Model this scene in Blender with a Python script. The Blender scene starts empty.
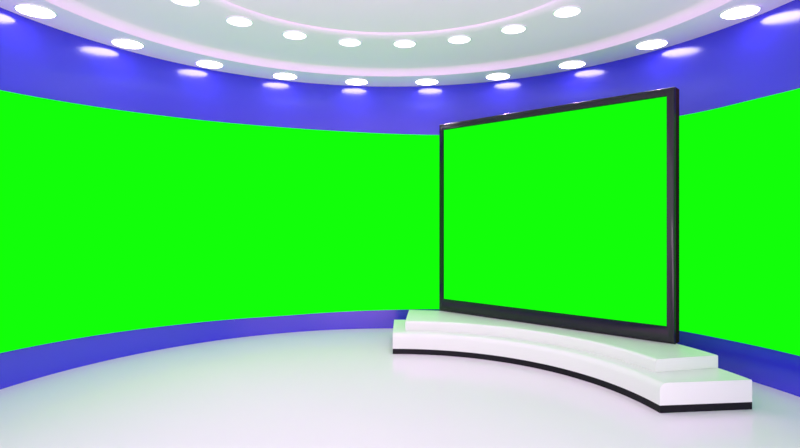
import bpy, bmesh, math
from mathutils import Vector

S = bpy.context.scene
C = S.collection
R = 4.5                       # radius of the round studio, metres
ZF = -0.417                   # floor, below the eye, in radii


def zz(v):                    # height above the floor of a level given in radii from eye level
    return (v - ZF) * R


# ------------------------------------------------------------------ camera
cam = bpy.data.cameras.new('camera')
cam.sensor_width = 36
cam.lens = 36 * 529.9 / 800
cam.shift_y = -0.97 / 800
cam.clip_start = 0.05
cam_o = bpy.data.objects.new('camera', cam)
C.objects.link(cam_o)
cam_o.location = (0.0278 * R, -1.0978 * R, zz(0))
cam_o.rotation_euler = (math.pi / 2, 0, 0)
S.camera = cam_o

# ------------------------------------------------------------------ world and light
W = bpy.data.worlds.new('world')
S.world = W
W.use_nodes = True
W.node_tree.nodes['Background'].inputs[0].default_value = (0.93, 0.92, 1.0, 1)
W.node_tree.nodes['Background'].inputs[1].default_value = 1.95
LAMP = 12.0
SPOT = 40.0


def area(name, loc, rot, sx, sy, power, col=(1, 1, 1)):
    l = bpy.data.lights.new(name, 'AREA')
    l.shape = 'RECTANGLE'
    l.size, l.size_y, l.energy, l.color = sx, sy, power, col
    o = bpy.data.objects.new(name, l)
    C.objects.link(o)
    o.location, o.rotation_euler = loc, rot
    return o


# added fill light, unseen behind the camera, aimed at the ceiling to brighten it
area('added_ceiling_fill', (0, -9.0, 0.6), (math.radians(180 - 66), 0, 0), 9.0, 1.6, 420, (1.0, 0.76, 0.94))

S.view_settings.view_transform = 'Standard'
S.view_settings.look = 'None'
S.view_settings.gamma = 1
S.view_settings.exposure = 0
S.view_settings.use_curve_mapping = False


# ------------------------------------------------------------------ materials
def mat(name, col, rough=0.5, ior=1.45, tint=None, emit=None, strength=0, coat=0, noise=0, level=0.5):
    m = bpy.data.materials.new(name)
    m.use_nodes = True
    nt = m.node_tree
    b = nt.nodes['Principled BSDF']
    b.inputs['Base Color'].default_value = (*col, 1)
    b.inputs['Roughness'].default_value = rough
    b.inputs['IOR'].default_value = ior
    b.inputs['Specular IOR Level'].default_value = level
    if tint:
        b.inputs['Specular Tint'].default_value = (*tint, 1)
    if coat:
        b.inputs['Coat Weight'].default_value = coat
        b.inputs['Coat Roughness'].default_value = 0.08
    if emit:
        b.inputs['Emission Color'].default_value = (*emit, 1)
        b.inputs['Emission Strength'].default_value = strength
    if noise:                 # faint uneven polish
        tc = nt.nodes.new('ShaderNodeTexCoord')
        n = nt.nodes.new('ShaderNodeTexNoise')
        n.inputs['Scale'].default_value = 1.7
        n.inputs['Detail'].default_value = 3
        mr = nt.nodes.new('ShaderNodeMapRange')
        mr.inputs['To Min'].default_value = rough - noise
        mr.inputs['To Max'].default_value = rough + noise
        nt.links.new(tc.outputs['Object'], n.inputs['Vector'])
        nt.links.new(n.outputs['Fac'], mr.inputs['Value'])
        nt.links.new(mr.outputs['Result'], b.inputs['Roughness'])
    return m


M_floor = bpy.data.materials.new('glossy_white_floor')      # white resin under a clear polish
M_floor.use_nodes = True
nt = M_floor.node_tree
nt.nodes.remove(nt.nodes['Principled BSDF'])
dif = nt.nodes.new('ShaderNodeBsdfDiffuse')
dif.inputs['Color'].default_value = (0.76, 0.74, 0.74, 1)
glo = nt.nodes.new('ShaderNodeBsdfGlossy')
glo.inputs['Color'].default_value = (1.0, 0.42, 1.0, 1)
fre = nt.nodes.new('ShaderNodeFresnel')
fre.inputs['IOR'].default_value = 1.27
mx = nt.nodes.new('ShaderNodeMixShader')
tc = nt.nodes.new('ShaderNodeTexCoord')
noi = nt.nodes.new('ShaderNodeTexNoise')
noi.inputs['Scale'].default_value = 1.5
mr = nt.nodes.new('ShaderNodeMapRange')
mr.inputs['To Min'].default_value = 0.15
mr.inputs['To Max'].default_value = 0.21
nt.links.new(tc.outputs['Object'], noi.inputs['Vector'])
nt.links.new(noi.outputs['Fac'], mr.inputs['Value'])
nt.links.new(mr.outputs['Result'], glo.inputs['Roughness'])
nt.links.new(fre.outputs[0], mx.inputs[0])
nt.links.new(dif.outputs[0], mx.inputs[1])
nt.links.new(glo.outputs[0], mx.inputs[2])
nt.links.new(mx.outputs[0], nt.nodes['Material Output'].inputs['Surface'])
M_wall = mat('lacquered_blue_wall', (0.028, 0.02, 0.60), 0.17, 1.8, tint=(1, 0.95, 1), noise=0.02)
M_ceil = mat('white_ceiling_paint', (0.97, 0.70, 0.96), 0.6, level=0.2)
M_pod = mat('white_podium_laminate', (0.69, 0.73, 0.66), 0.3, tint=(1, 0.2, 1), level=0.3)
M_kick = mat('black_plinth', (0.006, 0.006, 0.008), 0.5, level=0.2)
M_green = mat('chroma_green_display', (0.0, 0.05, 0.0), 1.0, emit=(0.006, 1.0, 0.003), strength=1.0, level=0)
M_bezel = mat('gloss_black_bezel', (0.012, 0.012, 0.016), 0.14, 1.42)
M_side = mat('dark_brown_black_case', (0.02, 0.010, 0.014), 0.9, level=0.0)
M_lamp = mat('lit_lamp_glass', (1, 1, 1), 0.4, emit=(1.0, 0.88, 1.0), strength=LAMP)
M_lamp_dim = mat('softly_lit_lamp_glass', (1, 1, 1), 0.4, emit=(1.0, 0.9, 1.0), strength=1.6)
M_trim = mat('white_lamp_trim', (0.85, 0.85, 0.88), 0.4)


# ------------------------------------------------------------------ helpers
def link(name, bm, m, parent=None, smooth=True):
    bmesh.ops.recalc_face_normals(bm, faces=bm.faces)
    me = bpy.data.meshes.new(name)
    bm.to_mesh(me)
    bm.free()
    me.materials.append(m)
    if smooth:
        for p in me.polygons:
            p.use_smooth = True
        try:
            me.set_sharp_from_angle(angle=math.radians(32))
        except Exception:
            pass
    o = bpy.data.objects.new(name, me)
    C.objects.link(o)
    if parent:
        o.parent = parent
    return o


def struct(o):
    o['kind'] = 'structure'
    return o


def thing(name, label, cat, loc=(0, 0, 0), rz=0, group=None):
    o = bpy.data.objects.new(name, None)
    C.objects.link(o)
    o.location = loc
    o.rotation_euler = (0, 0, rz)
    o['label'], o['category'] = label, cat
    if group:
        o['group'] = group
    return o


def pol(r, a, z):             # a: angle from the +Y axis towards +X
    return (r * math.sin(a), r * math.cos(a), z)


def sector(section, a0, a1, n):
    """Sweep a closed section (function of t -> list of (r, z)) around the centre, with end caps."""
    bm = bmesh.new()
    rings = []
    for i in range(n + 1):
        t = i / n
        a = a0 + (a1 - a0) * t
        rings.append([bm.verts.new(pol(r, a, z)) for r, z in section(t, a)])
    k = len(rings[0])
    for i in range(n):
        for j in range(k):
            bm.faces.new((rings[i][j], rings[i][(j + 1) % k], rings[i + 1][(j + 1) % k], rings[i + 1][j]))
    bm.faces.new(rings[0])
    bm.faces.new(rings[-1])
    return bm


def lathe(profile, n):
    """profile: list of (r, z); r == 0 points close the ends."""
    bm = bmesh.new()
    rings = []
    for r, z in profile:
        if r < 1e-6:
            rings.append([bm.verts.new((0, 0, z))])
        else:
            rings.append([bm.verts.new(pol(r, 2 * math.pi * i / n, z)) for i in range(n)])
    for a, b in zip(rings, rings[1:]):
        for i in range(n):
            j = (i + 1) % n
            if len(a) == 1:
                bm.faces.new((a[0], b[i], b[j]))
            elif len(b) == 1:
                bm.faces.new((a[i], a[j], b[0]))
            else:
                bm.faces.new((a[i], a[j], b[j], b[i]))
    return bm


def box(bm, x0, x1, y0, y1, z0, z1):
    v = [bm.verts.new((x, y, z)) for x in (x0, x1) for y in (y0, y1) for z in (z0, z1)]
    for f in ((0, 1, 3, 2), (4, 6, 7, 5), (0, 4, 5, 1), (2, 3, 7, 6), (0, 2, 6, 4), (1, 5, 7, 3)):
        bm.faces.new([v[i] for i in f])
    return bm


rad = math.radians

# ------------------------------------------------------------------ room shell
H = zz(0.5402)
struct(link('floor', lathe([(0, 0), (11, 0), (11, -0.2), (0, -0.2)], 160), M_floor))
struct(link('wall_back', sector(lambda t, a: [(R, 0), (R, H), (R * 1.035, H), (R * 1.035, 0)],
                                rad(-112), rad(112), 224), M_wall))

# stepped round ceiling: outer soffit, lit cove, second tier, inner disc
prof = [(0, H + 0.45), (R * 1.035, H + 0.45), (R * 1.035, H), (R * 0.8553, H)]
for k in range(1, 9):         # rounded riser up to the second tier
    q = k / 8 * math.pi / 2
    prof.append((R * 0.8553 - 0.10 * (1 - math.cos(q)), H + (zz(0.5656) - H) * math.sin(q)))
H2 = zz(0.5656)
r3 = R * 0.505
prof.append((r3 + 0.16, H2))
for k in range(1, 9):
    q = k / 8 * math.pi / 2
    prof.append((r3 + 0.16 - 0.16 * math.sin(q), H2 + 0.045 * (1 - math.cos(q))))
prof += [(r3 - 0.05, H2 + 0.05), (0, H2 + 0.05)]
bmc = lathe(prof, 200)
struct(link('ceiling', bmc, M_ceil))

# ------------------------------------------------------------------ curved green screen on the wall
TOPP = [(-95, .318), (-86, .3235), (-77.3, .3300), (-69.4, .3375), (-61.0, .3446), (-51.9, .3512), (-42.1, .3563),
        (-33, .3596), (-25.3, .3606), (-14.3, .3590), (-5.2, .3548), (10.0, .3443), (30, .331), (45, .3235), (60.6, .3196),
        (67.8, .3200), (72.8, .3225), (80.7, .3200), (95, .319)]
BOTP = [(-95, -.314), (-77.3, -.3230), (-61.0, -.3325), (-46.1, -.3415), (-42.1, -.3430), (-25.3, -.3500), (-16.5, -.3480),
        (1.6, -.3414), (9.8, -.3371), (35, -.328), (60.6, -.3213), (69.0, -.3203), (80.7, -.3157), (95, -.311)]


def interp(tab, a):
    def lin(x):
        if x <= tab[0][0]:
            return tab[0][1]
        for (x0, y0), (x1, y1) in zip(tab, tab[1:]):
            if x <= x1:
                return y0 + (y1 - y0) * (x - x0) / (x1 - x0)
        return tab[-1][1]
    return sum(lin(a + d) for d in (-3, -1.5, 0, 1.5, 3)) / 5


def screen_section(t, a):
    d = math.degrees(a)
    z0, z1 = zz(interp(BOTP, d)), zz(interp(TOPP, d))
    return [(R * 0.990, z0), (R * 0.990, z1), (R - 0.002, z1), (R - 0.002, z0)]


o = link('curved_screen', sector(screen_section, rad(-92), rad(92), 184), M_green)
o['label'] = 'huge plain green curved screen wrapping around the blue wall behind the podium'
o['category'] = 'screen'

# ------------------------------------------------------------------ podium: two curved white steps over a black plinth
KICK, Z1, Z2 = 0.0166 * R, 0.0662 * R, 0.0965 * R
pod = thing('podium', 'white two-step curved podium with black base carrying the framed green display', 'podium',
            pol(0.71 * R, rad(42), 0))
PL = Vector(pod.location)
A0, A1 = rad(0.45), rad(83.85)


def mix(a, b, t):
    return (a + (b - a) * t) * R


def shift(bm):
    for v in bm.verts:
        v.co -= PL
    return bm


def slab(rf0, rf1, rb0, rb1, z0, z1, bev):
    def sec(t, a):
        f, b = mix(rf0, rf1, t), mix(rb0, rb1, t)
        out = [(f, z0)]
        for k in range(8):    # rounded nosing along the front edge
            q = k / 7 * math.pi / 2
            out.append((f + bev * (1 - math.cos(q)), z1 - bev * (1 - math.sin(q))))
        return out + [(b - .008, z1), (b, z1 - .008), (b, z0)]
    return sec


link('plinth', shift(sector(lambda t, a: [(mix(.5895, .6010, t), 0.0), (mix(.5895, .6010, t), KICK),
                                          (mix(.828, .8205, t), KICK), (mix(.828, .8205, t), 0.0)],
                            A0, A1, 84)), M_kick, pod)
link('lower_step', shift(sector(slab(.5895, .6010, .828, .8205, KICK, Z1, .075), A0, A1, 84)), M_pod, pod)
link('upper_step', shift(sector(slab(.636, .646, .862, .8209, Z1, Z2, .035), rad(4.1), rad(76.8), 74)), M_pod, pod)

# ------------------------------------------------------------------ framed green display on the podium
BL = Vector((0.1673, 0.8371)) * R
BR = Vector((0.7497, 0.2968)) * R
e = (BR - BL)
TW = e.length
ang = math.atan2(e.y, e.x)
TH = (0.3602 + 0.3205) * R
mid = (BL + BR) / 2
tv = thing('television', 'giant black-framed green display standing upright on the curved white podium', 'television',
           (mid.x, mid.y, Z2), ang)
# local frame: X along the display, -Y towards the viewer, Z up; width per side of the bezel
wl, wr, wt, wb = 0.108, 0.090, 0.106, 0.207
DEP = 0.22
L0, R0 = -TW / 2, TW / 2


def rect(bm, il, ir, it, ib, y):
    return [bm.verts.new(p) for p in ((L0 + il, y, ib), (R0 - ir, y, ib), (R0 - ir, y, TH - it), (L0 + il, y, TH - it))]


bm = bmesh.new()
BV = 0.034
prof2 = [('abs', 0.0, BV + 0.012), ('abs', 0.0, BV)]
for k in range(1, 11):        # gently domed front, steepest at the outer edge
    q = k / 10 * math.pi / 2
    prof2.append(('frac', 0.9 * (1 - math.cos(q)), BV * (1 - math.sin(q))))
prof2 += [('rel', 0.0, 0.0), ('rel', 0.010, 0.004), ('rel', 0.014, 0.016)]
rings = []
for kind, s, y in prof2:
    if kind == 'abs':
        rings.append(rect(bm, s, s, s, s * 0.1, y))
    elif kind == 'frac':
        rings.append(rect(bm, s * wl, s * wr, s * wt, s * wb * 0.5, y))
    else:                     # inner edge of the bezel, measured from the picture opening outwards
        g = 0.014 - s
        rings.append(rect(bm, wl - g, wr - g, wt - g, wb - g, y))
for a, b in zip(rings, rings[1:]):
    for i in range(4):
        bm.faces.new((a[i], a[(i + 1) % 4], b[(i + 1) % 4], b[i]))
frame = link('bezel', bm, M_bezel, tv)

bm = bmesh.new()
box(bm, L0 + wl, R0 - wr, 0.015, 0.030, wb, TH - wt)
link('screen', bm, M_green, tv, smooth=False)

bm = bmesh.new()              # casing behind the bezel, narrowing a little to the back
r1 = rect(bm, 0.0, 0.0, 0.0, 0.0, BV + 0.012)
r2 = rect(bm, 0.0, 0.0, 0.0, 0.0, DEP * 0.92)
r4 = rect(bm, 0.015, 0.015, 0.015, 0.0, DEP)
for a, b in ((r1, r2), (r2, r4)):
    for i in range(4):
        bm.faces.new((a[i], a[(i + 1) % 4], b[(i + 1) % 4], b[i]))
bm.faces.new(r4)
link('back_casing', bm, M_side, tv)

# ------------------------------------------------------------------ ceiling downlights
ORD = ['first', 'second', 'third', 'fourth', 'fifth', 'sixth', 'seventh', 'eighth', 'ninth', 'tenth']


def make_light(name, r, loc, label, group, glass):
    t = thing(name, label, 'ceiling light', loc, -math.atan2(loc[0], loc[1]), group)
    link('trim_ring', lathe([(r * 1.0, 0.004), (r * 1.07, 0.0), (r * 1.07, -0.012), (r * 1.0, -0.016), (r * 1.0, 0.004)], 40),
         M_trim, t)
    link('lamp_glass', lathe([(0, -0.024), (r * 0.5, -0.022), (r * 0.85, -0.017), (r * 0.998, -0.010), (r * 0.998, 0.0),
                              (0, 0.0)], 40), glass, t)
    l = bpy.data.lights.new('lamp_beam', 'SPOT')
    l.energy, l.color = SPOT, (1.0, 0.5, 1.0)
    l.spot_size, l.spot_blend, l.shadow_soft_size = math.radians(110), 1.0, 0.06
    lo = bpy.data.objects.new('lamp_beam', l)
    C.objects.link(lo)
    lo.parent = t
    lo.location = (0, 0, -0.10)
    lo.rotation_euler = (-0.42, 0, 0)      # beams lean in towards the middle of the stage
    return t


def copy_thing(src, loc, label):
    c = src.copy()
    C.objects.link(c)
    c.location = loc
    c.rotation_euler = (0, 0, -math.atan2(loc[0], loc[1]))
    c['label'] = label
    for ch in list(src.children):
        d = ch.copy()
        C.objects.link(d)
        d.parent = c
    return c


def lights(n, rr, z, a0, da, size, where, group, glass):
    src = None
    for i in range(n):
        a = a0 + da * (i - (n - 1) / 2)
        loc = pol(rr * R, a, z)
        lab = where % ORD[i]
        if src is None:
            src = make_light('downlight', size, loc, lab, group, glass)
        else:
            copy_thing(src, loc, lab)


lights(10, 0.9316, H, -0.0038, 0.2882, 0.042 * R,
       'round white downlight in the rim soffit above the blue wall, %s from the left', 'downlights in the ceiling rim', M_lamp)
lights(8, 0.5705, H2, 0.0748 - 0.3019 / 2, 0.3019, 0.034 * R,
       'smaller round downlight in the raised inner ceiling tier, %s from the left', 'downlights in the inner ceiling tier', M_lamp_dim)
